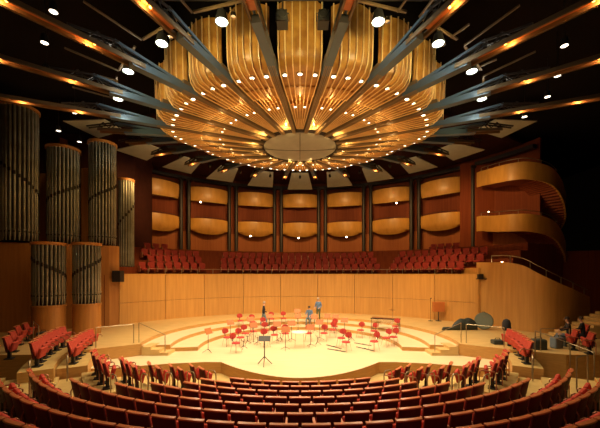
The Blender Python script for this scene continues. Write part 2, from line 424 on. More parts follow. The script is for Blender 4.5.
# ------------------------------------------------------------ canopy
def smooth(t): t = max(0, min(1, t)); return t*t*(3-2*t)
def slope(a):
    a = abs((a+180) % 360-180); return .21*smooth((a-60)/55)
def hz(r, a): return E+6.62+slope(a)*(r-1.93)
def petal(i):
    ac = 15*i; pos = i % 24
    lab = 'gold slatted canopy petal nearest the viewer' if pos == 0 else ('gold slatted canopy petal opposite the viewer' if pos == 12 else 'gold slatted canopy petal, %s %s of the one nearest the viewer' % (ordn(pos if pos < 12 else 24-pos), 'right' if pos < 12 else 'left'))
    c = pol(4.3, ac, hz(4.3, ac))
    t = thing('ceiling_panel', lab, 'ceiling panel', c, 0, 'petals of the ceiling canopy')
    def P(r, u, dz=0.0, dr=0.0):     # u in -1..1 across
        wa = math.degrees(math.asin(min(1, .135/r)))    # beam half-width kept clear
        a = ac+u*(7.5-wa); 
        # outer edge bows outward in the middle
        q = pol(r+dr+(.28*(1-u*u) if r > 5.8 else 0), a, hz(min(r, 6.9), ac)+dz); return q-c
    # profile (r, dz): stepped boards, rounded outer bend, upright face
    prof = [(2.15, .10), (3.0, .10), (3.02, .17), (3.6, .17), (3.62, .10), (4.25, .10), (4.27, .24), (4.95, .24), (5.0, .04), (5.5, .04), (5.52, .09), (5.7, .09), (5.72, .04), (6.15, .04), (6.42, .10), (6.58, .26), (6.63, .50), (6.66, 1.2), (6.68, 2.0)]
    b = MB(); nu = 8
    vs = [P(r, -1+2*j/nu, dz) for r, dz in prof for j in range(nu+1)]
    vs2 = [P(r-.05 if k > 14 else r, -1+2*j/nu, dz+(.06 if k < 16 else 0)) for k, (r, dz) in enumerate(prof) for j in range(nu+1)]
    m = nu+1; L = len(prof); o = len(vs)
    fs = [(i_*m+j, i_*m+j+1, (i_+1)*m+j+1, (i_+1)*m+j) for i_ in range(L-1) for j in range(nu)]
    fs += [(o+i_*m+j, o+(i_+1)*m+j, o+(i_+1)*m+j+1, o+i_*m+j+1) for i_ in range(L-1) for j in range(nu)]
    fs += [(i_*m, (i_+1)*m, o+(i_+1)*m, o+i_*m) for i_ in range(L-1)]+[(i_*m+nu, o+i_*m+nu, o+(i_+1)*m+nu, (i_+1)*m+nu) for i_ in range(L-1)]
    fs += [(j, o+j, o+j+1, j+1) for j in range(nu)]+[((L-1)*m+j, (L-1)*m+j+1, o+(L-1)*m+j+1, o+(L-1)*m+j) for j in range(nu)]
    b.add(vs+vs2, fs); b.build('slatted_boards', M['panel_gold'], t, smooth=True)
    # thin gold battens running out over the boards and up the face
    b = MB()
    bp = [(2.2, .05), (3.2, .05), (4.25, .05), (4.95, .05), (5.0, -.01), (6.13, -.01), (6.46, .055), (6.64, .24), (6.70, .50), (6.73, 1.2), (6.75, 2.0)]
    for j in range(7):
        u = -.93+1.86*j/6
        path = [P(r, u, dz) for r, dz in bp]
        side = Vector((math.cos(R(ac)), math.sin(R(ac)), 0))*.017
        def fn(i_):
            p = path[i_]; d = (path[min(i_+1, len(path)-1)]-path[max(i_-1, 0)]).normalized(); nr = side.cross(d).normalized()*.016
            return [p-side-nr, p+side-nr, p+side+nr, p-side+nr]
        b.strip(path, fn)
    b.build('gold_battens', M['batten'], t)
    # five round downlights
    for (r, u) in ((6.12, -.8), (6.0, 0), (6.12, .8), (4.1, -.52), (4.1, .52)):
        q = P(r, u*.92, .04 if r > 5 else .09); rad = .075 if r > 5 else .055
        d = MB(); d.lathe([(rad+.035, .0), (rad+.035, -.035), (rad, -.035), (rad, 0)], 14, q)
        e = d.build('downlight', M['rib_edge'], t, smooth=True)
        g = MB(); g.lathe([(0.0001, -.03), (rad, -.03)], 14, q); g.build('lens', M['lens'], e)
for i in range(24): petal(i)
# lamps tucked in the inner ends and in the step of the boards
for i in range(12):
    a = 30*i+15
    lamp('POINT', pol(2.45, a, hz(2.4, a)-.12), CANOPY_GLOW, (1.0, .62, .2), size=.05)
for i in range(24):
    a = 15*i
    lamp('POINT', pol(4.7, a, hz(4.7, a)-.25), STEP_GLOW, (1.0, .58, .2), size=.08)

def out_h(a):
    a = abs((a+180) % 360-180)
    tb = [(0, 6.35), (40, 6.35), (67, 6.7), (82, 6.85), (97, 7.4), (112, 7.9), (127, 8.4), (142, 8.8), (180, 9.0)]
    for (x0, y0), (x1, y1) in zip(tb, tb[1:]):
        if a <= x1: return y0+(y1-y0)*(a-x0)/(x1-x0)
    return 9.0
def rib(i):
    a = 7.5+15*i; pos = i
    n1 = i+1 if i < 12 else 24-i
    lab = 'long radial roof beam with blue steel bracket, %s to the %s of the viewer' % (ordn(n1), 'right' if i < 12 else 'left')
    c = pol(2, a, hz(2, a)); t = thing('roof_beam', lab, 'beam', c, 0, 'radial roof beams')
    sd = Vector((math.cos(R(a)), math.sin(R(a)), 0))
    def Q(r, dz=0., s_=0.): return pol(r, a, hz(r, a)+dz)+sd*s_-c
    def taper(r0, r1, w0, w1, zt, zb, off=0):
        b = MB(); pts = []
        for r, w in ((r0, w0), (r1, w1)):
            pts += [Q(r, zb, off-w/2), Q(r, zb, off+w/2), Q(r, zt, off+w/2), Q(r, zt, off-w/2)]
        return pts
    FS = [(0, 1, 2, 3), (7, 6, 5, 4), (0, 4, 5, 1), (1, 5, 6, 2), (2, 6, 7, 3), (3, 7, 4, 0)]
    b = MB(); b.add(taper(1.97, 6.9, .15, .22, .30, -.06), FS); b.build('inner_beam', M['rib'], t)
    b = MB()
    for o_ in (-.4, -.15, .15, .4):
        pts = []
        for r, w in ((2.0, .15), (6.9, .22)):
            x = o_*w; pts += [Q(r, -.085, x-.012), Q(r, -.085, x+.012), Q(r, -.058, x+.012), Q(r, -.058, x-.012)]
        b.add(pts, FS)
    b.build('ridge_strips', M['rib_edge'], t)
    r0, r1 = 6.9, 8.6
    h1 = out_h(a)+E
    def O(r, dz=0., s_=0.):
        u = (r-6.9)/12.0; z = hz(6.9, a)*(1-u)+h1*u; return pol(r, a, z+dz)+sd*s_-c
    b = MB(); pts = []
    for r in (6.35, 8.7): pts += [O(r, -.08, -.13), O(r, -.08, .13), O(r, .14, .13), O(r, .14, -.13)]
    b.add(pts, FS); 
    b.beam(O(7.0, .14, .09), O(9.2, .40, .09), .06, .09); b.beam(O(7.0, .14, -.09), O(9.2, .40, -.09), .06, .09)
    b.beam(O(8.2, .1), O(8.2, .30), .08, .08, (1, 0, 0)); b.build('steel_bracket', M['blue'], t)
    aa = abs((a+180) % 360-180); rend = 10.4 if aa > 100 else 9.9 if aa > 80 else 17.0
    if abs((a+180) % 360-180) < 30: rend = 13.5
    b = MB()
    for s_ in (-.13, .13):
        pts = []
        for r in (8.3, rend): pts += [O(r, -.02, s_-.02), O(r, -.02, s_+.02), O(r, .12, s_+.02), O(r, .12, s_-.02)]
        b.add(pts, FS)
    for o_ in (-.165, .165):
        pts = []
        for r in (8.3, rend): pts += [O(r, -.03, o_-.006), O(r, -.03, o_+.006), O(r, .03, o_+.006), O(r, .03, o_-.006)]
        b.add(pts, FS)
    b.build('channel_sides', M['rib'], t)
    b = MB(); pts = []
    for r in (8.9, rend): pts += [O(r, .08, -.11), O(r, .08, .11), O(r, .12, .11), O(r, .12, -.11)]
    b.add(pts, FS); b.build('channel_top', M['copper'], t)
    # lattice chords over the bracket
    b = MB()
    for s_ in (-.1, .1):
        for r in (8.9, 9.4): b.beam(O(r, .14, s_), O(r+.25, .40, s_), .035, .035); b.beam(O(r+.25, .40, s_), O(r+.5, .14, s_), .035, .035)
        b.beam(O(9.1, .41, s_), O(10.4, .18, s_), .05, .06)
    b.build('lattice', M['column'], t)
    for r in (9.7, 11.6, 13.6):
        if r > rend-.5: continue
        q = O(r, .06); e = MB(); e.lathe([(.0001, -.025), (.03, -.02), (.035, 0), (.03, .02), (.0001, .025)], 8, q); e.build('amber_lamp', M['warm_bulb'], t)
        lamp('POINT', c+O(r+.12, .0), ARM_LAMP, (1.0, .45, .12), size=.03)
for i in range(24): rib(i)

# central disc
c = Vector((0, CY, E+6.62))
t = thing('ceiling_disc', 'grey-beige round sound reflector at the hub of the golden canopy', 'reflector', c)
b = MB(); b.lathe([(.0001, -.10), (.7, -.09), (1.4, -.05), (1.86, .0), (1.90, .03), (1.90, .09), (.0001, .12)], 64); b.build('disc_plate', M['disc'], t, smooth=True)
b = MB()
b.tube([(0, -1.85, -.015), (0, -1.2, -.078), (0, 0, -.112), (0, 1.2, -.078), (0, 1.85, -.015)], .014, 6); b.tube([(-1.85, .0, -.015), (-1.2, 0, -.078), (0, .0, -.112), (1.2, .0, -.078), (1.85, 0, -.015)], .012, 6)
b.build('seam', M['dark'], t)
b = MB(); b.lathe([(1.93, .0), (1.93, .3), (2.15, .3), (2.15, .05), (1.93, .0)], 64); b.build('dark_ring', M['dark'], t, smooth=True)

# hanging reflectors
for n in range(-5, 6):
    a = 180-15*n
    if n == 0: w = 'centre one, opposite the viewer'
    else: w = '%s to the %s of the centre one' % (ordn(abs(n)), 'right' if n > 0 else 'left')
    up_ = .2 if abs(n) == 5 else 0
    hi, ho = E+9.1+up_, E+8.5+.12*abs(n)+up_
    ri, ro = 12.0, 15.3-.14*abs(n)
    sd = Vector((math.cos(R(a)), math.sin(R(a)), 0)); p = pol((ri+ro)/2, a, (hi+ho)/2)
    t = thing('sound_reflector', 'beige-grey trapezoid sound reflector hanging behind the canopy, %s' % w, 'reflector', p, 0, 'hanging trapezoid sound reflectors')
    b = MB(); q = [pol(ri, a, hi)-sd*.75-p, pol(ri, a, hi)+sd*.75-p, pol(ro, a, ho)+sd*1.25-p, pol(ro, a, ho)-sd*1.25-p]
    u = Vector((0, 0, .05)); b.add(q+[x+u for x in q], [(0, 1, 2, 3), (7, 6, 5, 4), (0, 4, 5, 1), (1, 5, 6, 2), (2, 6, 7, 3), (3, 7, 4, 0)])
    b.build('panel', M['sail'], t)
    for x in q:
        b = MB(); y = x*.8; b.tube([(y.x, y.y, y.z+.04), (y.x, y.y, E+(10.83 if abs(n) > 4 else 10.4)-p.z)], .012, 5)
        b.build('suspension_rod', M['black'], t)

# floodlights between the beams
for a in (-45, -30, -15, 15, 30, 45, -60, 60):
    p = pol(8.35, a, E+6.95)
    side = 'left' if a < 0 else 'right'
    t = thing('floodlight', 'lit white floodlight between roof beams, %s %s of the nearest petal' % (ordn(abs(a)//15), side), 'floodlight', p, R(a), 'floodlights between the roof beams')
    b = MB(); b.lathe([(.02, .34), (.12, .30), (.16, .12), (.19, .0), (.17, .0)], 18); b.build('lamp_housing', M['black'], t, smooth=True)
    b = MB(); b.lathe([(.0001, .01), (.165, .01)], 18); b.build('lens', M['flood_lens'], t)
    b = MB(); b.box(0, -.05, .42, 1.7, .07, .05); b.box(.6, -.3, .42, .05, .6, .05); b.box(0, 0, .36, .06, .06, .12)
    b.beam((-.9, -.05, .42), (-1.2, -1.6, .62), .05, .05); b.build('mounting_bars', M['rib'], t)
    b = MB(); b.lathe([(.0001, .16), (.07, .12), (.08, 0), (.0001, -.02)], 10, (.32, .06, .12)); b.build('junction_can', M['chrome'], t, smooth=True)
    lamp('POINT', p+Vector((0, 0, -.08)), FLOOD*.12, (.95, .9, .7), size=.12)
    lamp('SPOT', p+Vector((0, 0, -.06)), FLOOD, (1.0, .85, .55), pol(4, a, 0), 100, .8, .15)
# added uplights without fittings, brightening the upright faces of the near petals
for a in (-75, -60, -45, -30, -15, 0, 15, 30, 45, 60, 75):
    lamp('SPOT', pol(9.6, a, E+6.2), 150, (1.0, .78, .30), pol(6.4, a, E+7.6), 70, .9, .15)
for (x, dz) in ((-.48, 0), (.63, 0)):
    p = Vector((x, 8.7, E+6.95))
    t = thing('theatre_spotlight', 'black theatre spotlight hanging before the nearest petal, %s one' % ('left' if x < 0 else 'right'), 'spotlight', p, 0, 'unlit theatre spotlights')
    b = MB(); b.box(0, 0, -.08, .30, .34, .24); b.lathe([(.12, 0), (.12, .12), (.10, .12), (.10, 0)], 14, (0, 0, 0), mx=Matrix.Translation((0, -.17, -.08)) @ Matrix.Rotation(R(90), 4, 'X')); b.build('lamp_housing', M['black'], t, bevel=.02)
    b = MB(); b.tube([(-.18, 0, -.08), (-.18, 0, .14), (.18, 0, .14), (.18, 0, -.08)], .016, 6); b.tube([(0, 0, .14), (0, 0, .5)], .02, 6); b.build('yoke', M['black'], t)
    b = MB(); b.box(0, -.25, -.1, .28, .01, .28); b.build('barn_door', M['black'], t)
b = MB().tube([(-4, 8.75, E+7.5), (4, 8.75, E+7.5)], .03, 8); tag(b.build('lighting_bar', M['black']), 'black lighting bar carrying the two theatre spotlights', 'lighting bar')

# ceiling downlights, small white ellipses in the black
dl = [(54, 12, 8.9), (45, 43, 8.9), (47, 72, 8.9), (75, 113, 8.9), (59, 131, 8.9), (80, 142, 8.9), (565, 46, 8.9), (558, 76, 8.9), (548, 97, 8.9), (525, 117, 8.9)]
for i, (x, y, h) in enumerate(dl):
    Y = h*F/(274-y); X = (x-300.5)/F*Y
    sidew = 'left' if x < 300 else 'right'; nn = sum(1 for q in dl[:i+1] if (q[0] < 300) == (x < 300))
    t = thing('pendant_downlight', 'small white pendant downlight in the dark ceiling, %s from the top at %s' % (ordn(nn), sidew), 'ceiling light', (X, Y, E+h), 0, 'pendant downlights in the dark ceiling')
    b = MB(); b.lathe([(.02, .34), (.11, .30), (.14, .0), (.125, .0)], 16); b.build('lamp_housing', M['black'], t, smooth=True)
    b = MB(); b.lathe([(.0001, .01), (.125, .01)], 16); b.build('lens', M['lens'], t)
    b = MB(); b.tube([(0, 0, .3), (0, 0, 10.9-h)], .015, 6); b.build('stem', M['black'], t)
    if y > 40: lamp('SPOT', (X, Y, E+h-.03), 60, WARM, (X, Y, 0), 100, .9, .1)
# added spotlights behind the canopy, one per bay, put in to brighten the loges
for n in range(-5, 6):
    a = 180-15*n; p = pol(9.4, a, E+7.9)
    t = thing('added_loge_spotlight', 'added small black spotlight behind the canopy aimed at the balconies, %s' % ('centre bay' if n == 0 else '%s bay %s of centre' % (ordn(abs(n)), 'right' if n > 0 else 'left')), 'spotlight', p, R(a), 'added spotlights aimed at the balconies')
    b = MB(); b.lathe([(.02, .2), (.09, .18), (.1, .0), (.08, .0)], 12, mx=Matrix.Rotation(R(-60), 4, 'X')); b.build('lamp_housing', M['black'], t, smooth=True)
    b = MB(); b.tube([(0, 0, .1), (0, 0, 2.4)], .015, 6); b.build('stem', M['black'], t)
    q = pol(18.0, a, E+5.2); d = (q-p).normalized()
    if abs(n) < 5: lamp('SPOT', p+d*.25, ADDED_LOGE_SPOT, (1.0, .58, .2), q, 62, .9, .1)
    lamp('SPOT', p+Vector((0, 0, -.35)), ADDED_SAIL_LAMP, (1.0, .84, .55), pol(13.0, a, E+8.8), 75, .9, .1)  # added uplight that brightens the hanging reflector
# tiny wall lamps under loges
for (x, y, lab) in ((201, 202, 'under the upper balcony, second bay left'), (251, 236, 'under the lower balcony, first bay left'), (299, 238, 'under the lower centre balcony'), (347, 237, 'under the lower balcony, first bay right'), (397, 203, 'under the upper balcony, second bay right')):
    n = (x-300.5)/F; Y = 34.0-abs(x-300)*.03; X = n*Y; z = E+(274-y)*Y/F
    t = thing('wall_lamp', 'tiny bright wall lamp %s' % lab, 'lamp', (X, Y, z), 0, 'tiny wall lamps among the balconies')
    b = MB(); b.lathe([(.0001, -.07), (.06, -.05), (.07, 0), (.05, .05), (.0001, .07)], 12); b.build('bulb', M['tiny_bulb'], t, smooth=True)
    b = MB(); b.beam((0, .05, 0), (0, .9, 0), .03, .03); b.build('bracket', M['black'], t)
    lamp('POINT', (X, Y-.15, z), 5, WARM, size=.05)

# ------------------------------------------------------------ organ
case = [(-22, 17.3), (-17.5, 17.9), (-14.6, 18.9), (-13.0, 19.8), (-12.1, 20.3), (-11.75, 20.8), (-12.2, 21.3), (-13.4, 22.3), (-22, 22.6)]
t = thing('organ_case', 'amber wooden organ case with curved front left of the stage', 'organ', (-15, 20, TZ))
b = MB().prism([(x+15, y-20) for x, y in case], 0, 5.65-TZ); b.build('case_body', M['organ_wood'], t)
b = MB().box(-11.62+15, 20.45-20, E-.15-TZ, .5, .5, .72); b.build('dark_opening', M['dark'], t)
for (x, y, w, h) in ((-14.9-1.55, 20.6, .9, 4.6), (-13.75, 21.1, 1.0, 5.1)):
    MB().box(x+15, y-20, 5.1+h/2, w, .5, h).build('infill_panel', M['organ_wood'], t)
def tower(X, Y, rad, z0, zb, zt, label, rise, npipe=22, slope_dir=1, crown=True):
    t = thing('organ_pipe_tower', label, 'organ pipes', (X, Y, z0), 0, 'organ pipe towers')
    if zb-z0 > .3:
        MB().lathe([(rad, 0), (rad, zb-z0-.1), (rad+.03, zb-z0-.1), (rad+.03, zb-z0), (.001, zb-z0)], 40).build('drum_base', M['organ_wood'], t, smooth=True)
    MB().lathe([(rad*.78, zb-z0), (rad*.78, zt-z0-.1), (.001, zt-z0-.1)], 32).build('core', M['dark'], t, smooth=True)
    if crown: MB().lathe([(rad+.02, zt-z0-.16), (rad+.05, zt-z0-.16), (rad+.05, zt-z0), (rad-.02, zt-z0), (rad-.02, zt-z0-.16), (rad+.02, zt-z0-.16)], 40).build('crown_ring', M['organ_wood'], t, smooth=True)
    H = zt-zb; view = math.degrees(math.atan2(-Y, -X))
    pr = rad*math.sin(PI*.5/ (npipe*.5))*.80
    span = 200
    for i in range(npipe//2+3):
        ang = view-span/2+span*i/(npipe//2+2); x = rad*.9*math.cos(R(ang)); y = rad*.9*math.sin(R(ang))
        u = i/(npipe//2+2)
        mz = zb-z0+H*(.12)
        sl = zb-z0+H*((rise[0]+(rise[1]-rise[0])*u))
        b = MB(); p2 = pr*.82
        b.lathe([(p2*.35, zb-z0), (p2, zb-z0+.42), (p2, zt-z0-.14)], 10, (x, y, 0))
        dx, dy = math.cos(R(ang)), math.sin(R(ang)); mxm = Matrix.Translation((x+dx*p2*.93, y+dy*p2*.93, 0)) @ Matrix.Rotation(R(ang), 4, 'Z')
        b.mi = 1; b.box(0, 0, sl, .04, p2*1.5, .20, mxm); b.box(0, 0, zb-z0+.50, .03, p2*1.1, .06, mxm); b.mi = 0
        b.box(.01, 0, zb-z0+.62, .04, p2*1.9, .05, mxm)
        b.build('pipe', [M['pipe'], M['dark']], t, smooth=True)
tower(-13.25, 16.9, .74, TZ, E-1.62, E+1.65, 'short organ pipe tower on round wooden drum, nearest the left terrace', (.78, .42))
tower(-11.85, 17.8, .68, TZ, E-1.62, E+1.72, 'short organ pipe tower on round wooden drum, closest to the stage wall', (.42, .78))
tower(-16.4, 18.7, .92, 5.65, 5.75, E+9.65, 'tallest organ pipe tower on top of the case at far left', (.62, .32), 24)
tower(-14.85, 20.1, .88, 5.65, 5.72, E+7.85, 'wide organ pipe tower with stepped slots, second along the case top', (.40, .66), 24)
tower(-12.95, 21.0, .80, 5.65, 5.72, E+8.55, 'tall organ pipe tower above the case end, third along', (.38, .62), 24)
tower(-12.45, 22.9, .52, 3.75, E+.02, E+6.75, 'slim organ pipe tower beside the choir seats', (.45, .78), 16)
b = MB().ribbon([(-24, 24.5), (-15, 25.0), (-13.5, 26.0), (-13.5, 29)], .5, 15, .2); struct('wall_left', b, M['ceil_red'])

# ------------------------------------------------------------ right curved stair wall and spiral balconies
P = [(11.7, 21.1), (12.15, 20.3), (12.5, 19.4), (12.95, 18.6), (13.4, 18.1), (13.9, 17.85), (14.6, 17.9), (15.4, 18.2), (16.4, 18.8), (17.8, 19.8)]
ZT = [4.62, 4.58, 4.55, 4.35, 3.93, 3.57, 3.25, 3.0, 2.73, 2.45]
# refine
def refine(L, n=4):
    out = []
    for i in range(len(L)-1):
        p0 = L[max(i-1, 0)]; p1 = L[i]; p2 = L[i+1]; p3 = L[min(i+2, len(L)-1)]
        for k in range(n):
            u = k/n
            f = lambda a, b_, c_, d: .5*(2*b_+(c_-a)*u+(2*a-5*b_+4*c_-d)*u*u+(3*b_-a-3*c_+d)*u**3)
            out.append(tuple(f(*q) for q in zip(p0, p1, p2, p3)) if isinstance(p0, tuple) else f(p0, p1, p2, p3))
    out.append(L[-1]); return out
PP, ZZ = refine(P), refine(ZT)
struct('wall_right_curved', MB().ribbon(PP, [TZ]*len(PP), ZZ, .22), M['wall_wood'], smooth=True)
b = MB().box(12.9, 21.9, 2.4, 2.6, 2.2, 3.7); struct('wall_right_return', b, M['wall_wood'])
b = MB().box(11.95, 20.75, E-.32, .8, .6, .06); b.box(11.6, 20.6, E-.16, .3, .2, .30); struct('trim_2', b, M['dark'])
t = thing('stair_handrail', 'steel handrail running down the top of the curved wooden wall', 'handrail', (13, 19, 4))
b = MB(); hp = [(x-13, y-19, z-4+.42) for (x, y), z in zip(PP, ZZ)][4:]
b.tube(hp, .022, 6); b.build('top_rail', M['rail'], t)
for i in range(0, len(hp), 5):
    b = MB(); b.tube([hp[i], (hp[i][0], hp[i][1], hp[i][2]-.42)], .018, 6); b.build('post', M['rail'], t)
# stairs climbing to the right in front of the wall
t = thing('side_stairs', 'light wooden stairs climbing behind the seated people at right', 'stairs', (14.5, 17, TZ))
for i in range(9):
    z = .14*(i+1); MB().box(-.75+.32*i, -.15, z/2+.001, .33, 1.3, z).build('step', M['terrace'], t)
# helical balconies
def helix(label, dz, grp):
    pts = [(14.95, 27.0), (15.05, 26.3), (15.0, 25.5), (15.05, 24.5), (15.4, 23.4), (16.2, 22.8)]
    zt = [8.55, 8.50, 8.35, 8.2, 8.08, 8.0]
    c0 = (16.5, 27.6); rr = 4.9
    for f, h in ((12, 7.75), (24, 7.35), (36, 6.65), (48, 5.95), (60, 5.3), (75, 4.7), (90, 4.3), (110, 4.0), (130, 3.8)):
        pts.append((c0[0]+rr*math.sin(R(f)), c0[1]-rr*math.cos(R(f)))); zt.append(h)
    pp = refine(pts); zz = [z+E+dz for z in refine(zt)]
    t = thing('spiral_balcony', label, 'balcony', (0, 0, 0), 0, grp)
    MB().ribbon(pp, [z-1.25 for z in zz], zz, .12).build('parapet', M['loge_wood'], t, smooth=True)
    # sloping floor with stair ribs inside the parapet
    N = len(pp); inner = []
    for (x, y) in pp:
        d = Vector((c0[0]+.4-x, c0[1]-y)).normalized(); inner.append((x+d.x*2.0, y+d.y*2.0))
    b = MB()
    vs = [Vector((x, y, z-1.15)) for (x, y), z in zip(pp, zz)]+[Vector((x, y, z-1.15)) for (x, y), z in zip(inner, zz)]
    vs += [v+Vector((0, 0, .12)) for v in vs]
    b.add(vs, [(i, i+1, N+i+1, N+i) for i in range(N-1)]+[(2*N+i, 3*N+i, 3*N+i+1, 2*N+i+1) for i in range(N-1)])
    b.build('stair_floor', M['red_wood'], t)
    b = MB()
    for i in range(22, N-2, 1):
        a_ = Vector((pp[i][0], pp[i][1], zz[i]-1.19)); c_ = Vector((inner[i][0], inner[i][1], zz[i]-1.19)); b.beam(a_, c_, .10, .14)
    b.build('step_undersides', M['red_wood'], t)
    b = MB(); hp = [(x+.0, y+.05, z+.28) for (x, y), z in zip(pp, zz)][3:30]
    b.tube(hp, .025, 6)
    for q in hp[::5]: b.tube([q, (q[0], q[1], q[2]-.35)], .018, 5)
    b.build('handrail', M['rail'], t)
helix('upper amber wood spiral balcony curling round into darkness', 0, 'spiral stair balconies')
helix('lower amber wood spiral balcony above the curved wooden wall', -3.72, 'spiral stair balconies')
b = MB().ribbon([(14.2, 28.4), (16.6, 27.4), (18.4, 27.0)], 4.4, 13.6, .15); struct('wall_right_inner', b, M['red_wood'])
b = MB().ribbon([(20.0, 24.6), (24, 23.2), (27, 22)], .5, 5.6, .2); struct('wall_right', b, M['red_wood'])
for (x, y, Y) in ((496, 264, 20.6), (505, 263, 20.2), (491, 212, 25.6)):
    X = (x-300.5)/F*Y; z = E+(274-y)*Y/F+.05
    nm = 'on the upper ledge' if y < 240 else ('by the wall top, left' if x < 500 else 'by the wall top, right')
    t = thing('ledge_lamp', 'small glowing lamp near the spiral balcony, %s' % nm, 'lamp', (X, Y+.25, z), 0, 'small lamps near the spiral balconies')
    b = MB(); b.lathe([(.0001, -.03), (.035, -.03), (.045, .04), (.0001, .06)], 10); b.build('bulb', M['tiny_bulb'], t, smooth=True)
    b = MB(); b.tube([(0, 0, -.03), (0, 0, -.3)], .02, 6); b.build('post', M['black'], t)
    lamp('POINT', (X, Y+.1, z+.1), 6, WARM, size=.04)

# ------------------------------------------------------------ rails on stage and terrace
def rail(name, label, pts, h, group=None, mid=False):
    b0 = Vector(pts[0]); t = thing(name, label, 'handrail', b0, 0, group)
    q = [Vector(p)-b0 for p in pts]
    b = MB(); b.tube([p+Vector((0, 0, h)) for p in q], .016, 6); b.build('top_rail', M['rail'], t)
    for p in q:
        b = MB(); b.tube([p+Vector((0, 0, .003)), p+Vector((0, 0, h))], .02, 6); b.build('post', M['rail'], t)
for s, side in ((-1, 'left'), (1, 'right')):
    rail('podium_rail', 'thin steel rail beside the steps at the %s end of the podium' % side, [(s*7.75, 15.4, TZ), (s*6.45, 15.3, .0)], .95, 'rails beside the podium steps')
    rail('terrace_rail', 'long steel rail along the %s terrace edge' % side, [(s*7.95, 15.3, TZ), (s*9.15, 14.35, TZ)], .9, 'rails along the terrace edge')
rail('seat_rail', 'steel rail behind the upper side seats by the organ', [(-13.0, 15.6, TZ), (-11.6, 14.2, TZ)], 1.0)
rail('stair_rail', 'tall steel rail beside the black cases at right', [(9.55, 13.0, TZ), (10.3, 12.2, .2), (10.3, 11.2, .1)], 1.0)
rail('terrace_stair_rail', 'steel rail before the seated people at right', [(10.3, 13.7, TZ), (11.7, 13.9, TZ)], .95)
rail('front_aisle_rail', 'double steel hoop rail at the aisle right of the front rows', [(8.3, 9.6, .4), (8.9, 9.9, .4)], .95)

# ------------------------------------------------------------ orchestra furniture
def level(x, y):
    r = math.hypot(x, y-CY)
    if y < 15.6 and abs(x) < 7.2: return 0
    return TZ if r > 7.8 else L2Z if r > 6.5 else L1Z if r > 5.2 else 0
def ground(xp, yp, dz):
    z = 0.
    for lv in (0, L1Z, L2Z, TZ):
        p = px(xp, yp, lv+dz)
        if level(p.x, p.y) <= lv+1e-6: break
    return Vector((p.x, p.y, level(p.x, p.y)))
def make_ochair():
    t = thing('orchestra_chair', 'x', 'chair')
    b = MB(); b.lathe([(.0001, .50), (.17, .50), (.215, .475), (.215, .445), (.17, .43), (.0001, .43)], 20); b.build('seat', M['chair_red'], t, smooth=True)
    b = MB(); N = 8
    def sec(i):
        u = -1+2*i/N; x = .19*u; c = .05*(1-u*u); h = .15*math.sqrt(max(.15, 1-u*u*.9))
        return [Vector((x, -.21-c, .78-h)), Vector((x, -.24-c, .78+h)), Vector((x, -.20-c, .78+h)), Vector((x, -.17-c, .78-h))]
    b.strip(list(range(N+1)), sec).build('backrest', M['chair_red'], t, smooth=True)
    for sx_ in (-1, 1):
        for sy in (-1, 1):
            b = MB(); b.tube([(sx_*.13, sy*.13, .44), (sx_*.20, sy*.20, .003)], .012, 6); b.build('leg', M['chrome'], t)
    b = MB(); b.tube([(0, -.15, .45), (0, -.24, .55), (0, -.23, .72)], .018, 6); b.build('back_stem', M['black'], t)
    reg(t); return t
po = make_ochair(); uo = [0]
seats = [(236.5, 342.6), (241, 337), (246, 333), (241, 320.5), (254, 331), (253, 318.8), (266, 338), (264, 324.5), (266, 330), (272, 318.5), (275, 334.5), (286, 333), (309, 332.8), (324.4, 332.8), (333.4, 329.4), (341.8, 337.6), (346.5, 341.6), (361, 326.6), (374.5, 330.6), (374.5, 341), (386.8, 337.4), (228, 337), (335, 326), (396, 323), (284, 318), (394, 333)]
seats.sort()
pl = []
for i, (x, y) in enumerate(seats):
    p = ground(x, y, .48); d = Vector((0, 13.6))-Vector((p.x, p.y))
    place(po, p, math.atan2(-d.x, d.y), 'round red orchestra chair on the stage, %s from the left' % ordn(i+1), 'red orchestra chairs', uo)
def make_stand():
    t = thing('music_stand', 'x', 'music stand')
    mx = Matrix.Translation((0, 0, 1.05)) @ Matrix.Rotation(R(-25), 4, 'X')
    b = MB(); b.box(0, 0, 0, .44, .02, .30, mx); b.box(0, -.04, -.15, .44, .08, .02, mx); b.build('desk', M['desk'], t)
    b = MB(); b.tube([(0, .02, .12), (0, .02, 1.0)], .014, 6); b.build('pole', M['black'], t)
    for k in range(3):
        a = 2*PI*k/3+.3; b = MB(); b.tube([(0, .02, .16), (.27*math.cos(a), .02+.27*math.sin(a), .01)], .010, 5); b.build('leg', M['black'], t)
    reg(t); return t
pm = make_stand(); um = [0]
stands = [(286, 329.3), (270, 316), (298.6, 316), (277.6, 324), (311, 327), (315, 316.5), (328, 316), (336, 316.5), (298, 311), (254, 325), (209, 331), (231, 319), (292, 323), (320, 322), (345, 320), (251, 316)]
stands.sort()
for i, (x, y) in enumerate(stands):
    p = ground(x, y, 1.05); d = Vector((0, 13.6))-Vector((p.x, p.y))
    place(pm, p, math.atan2(-d.x, d.y)+PI, 'music stand with orange wood desk on the stage, %s from the left' % ordn(i+1), 'orange music stands', um)
# conductor's stand
p = px(265, 365, 0)
t = thing('conductor_stand', 'tall black music stand on tripod at the stage front', 'music stand', p)
mx = Matrix.Translation((0, 0, 1.12)) @ Matrix.Rotation(R(-62), 4, 'X')
MB().box(0, 0, 0, .50, .02, .34, mx).build('desk', M['black'], t)
MB().tube([(0, 0, .25), (0, 0, 1.1)], .022, 8).build('pole', M['black'], t)
for k in range(3):
    a = 2*PI*k/3-PI/2
    MB().tube([(0, 0, .36), (.34*math.cos(a), .34*math.sin(a), .01)], .018, 6).build('leg', M['black'], t)
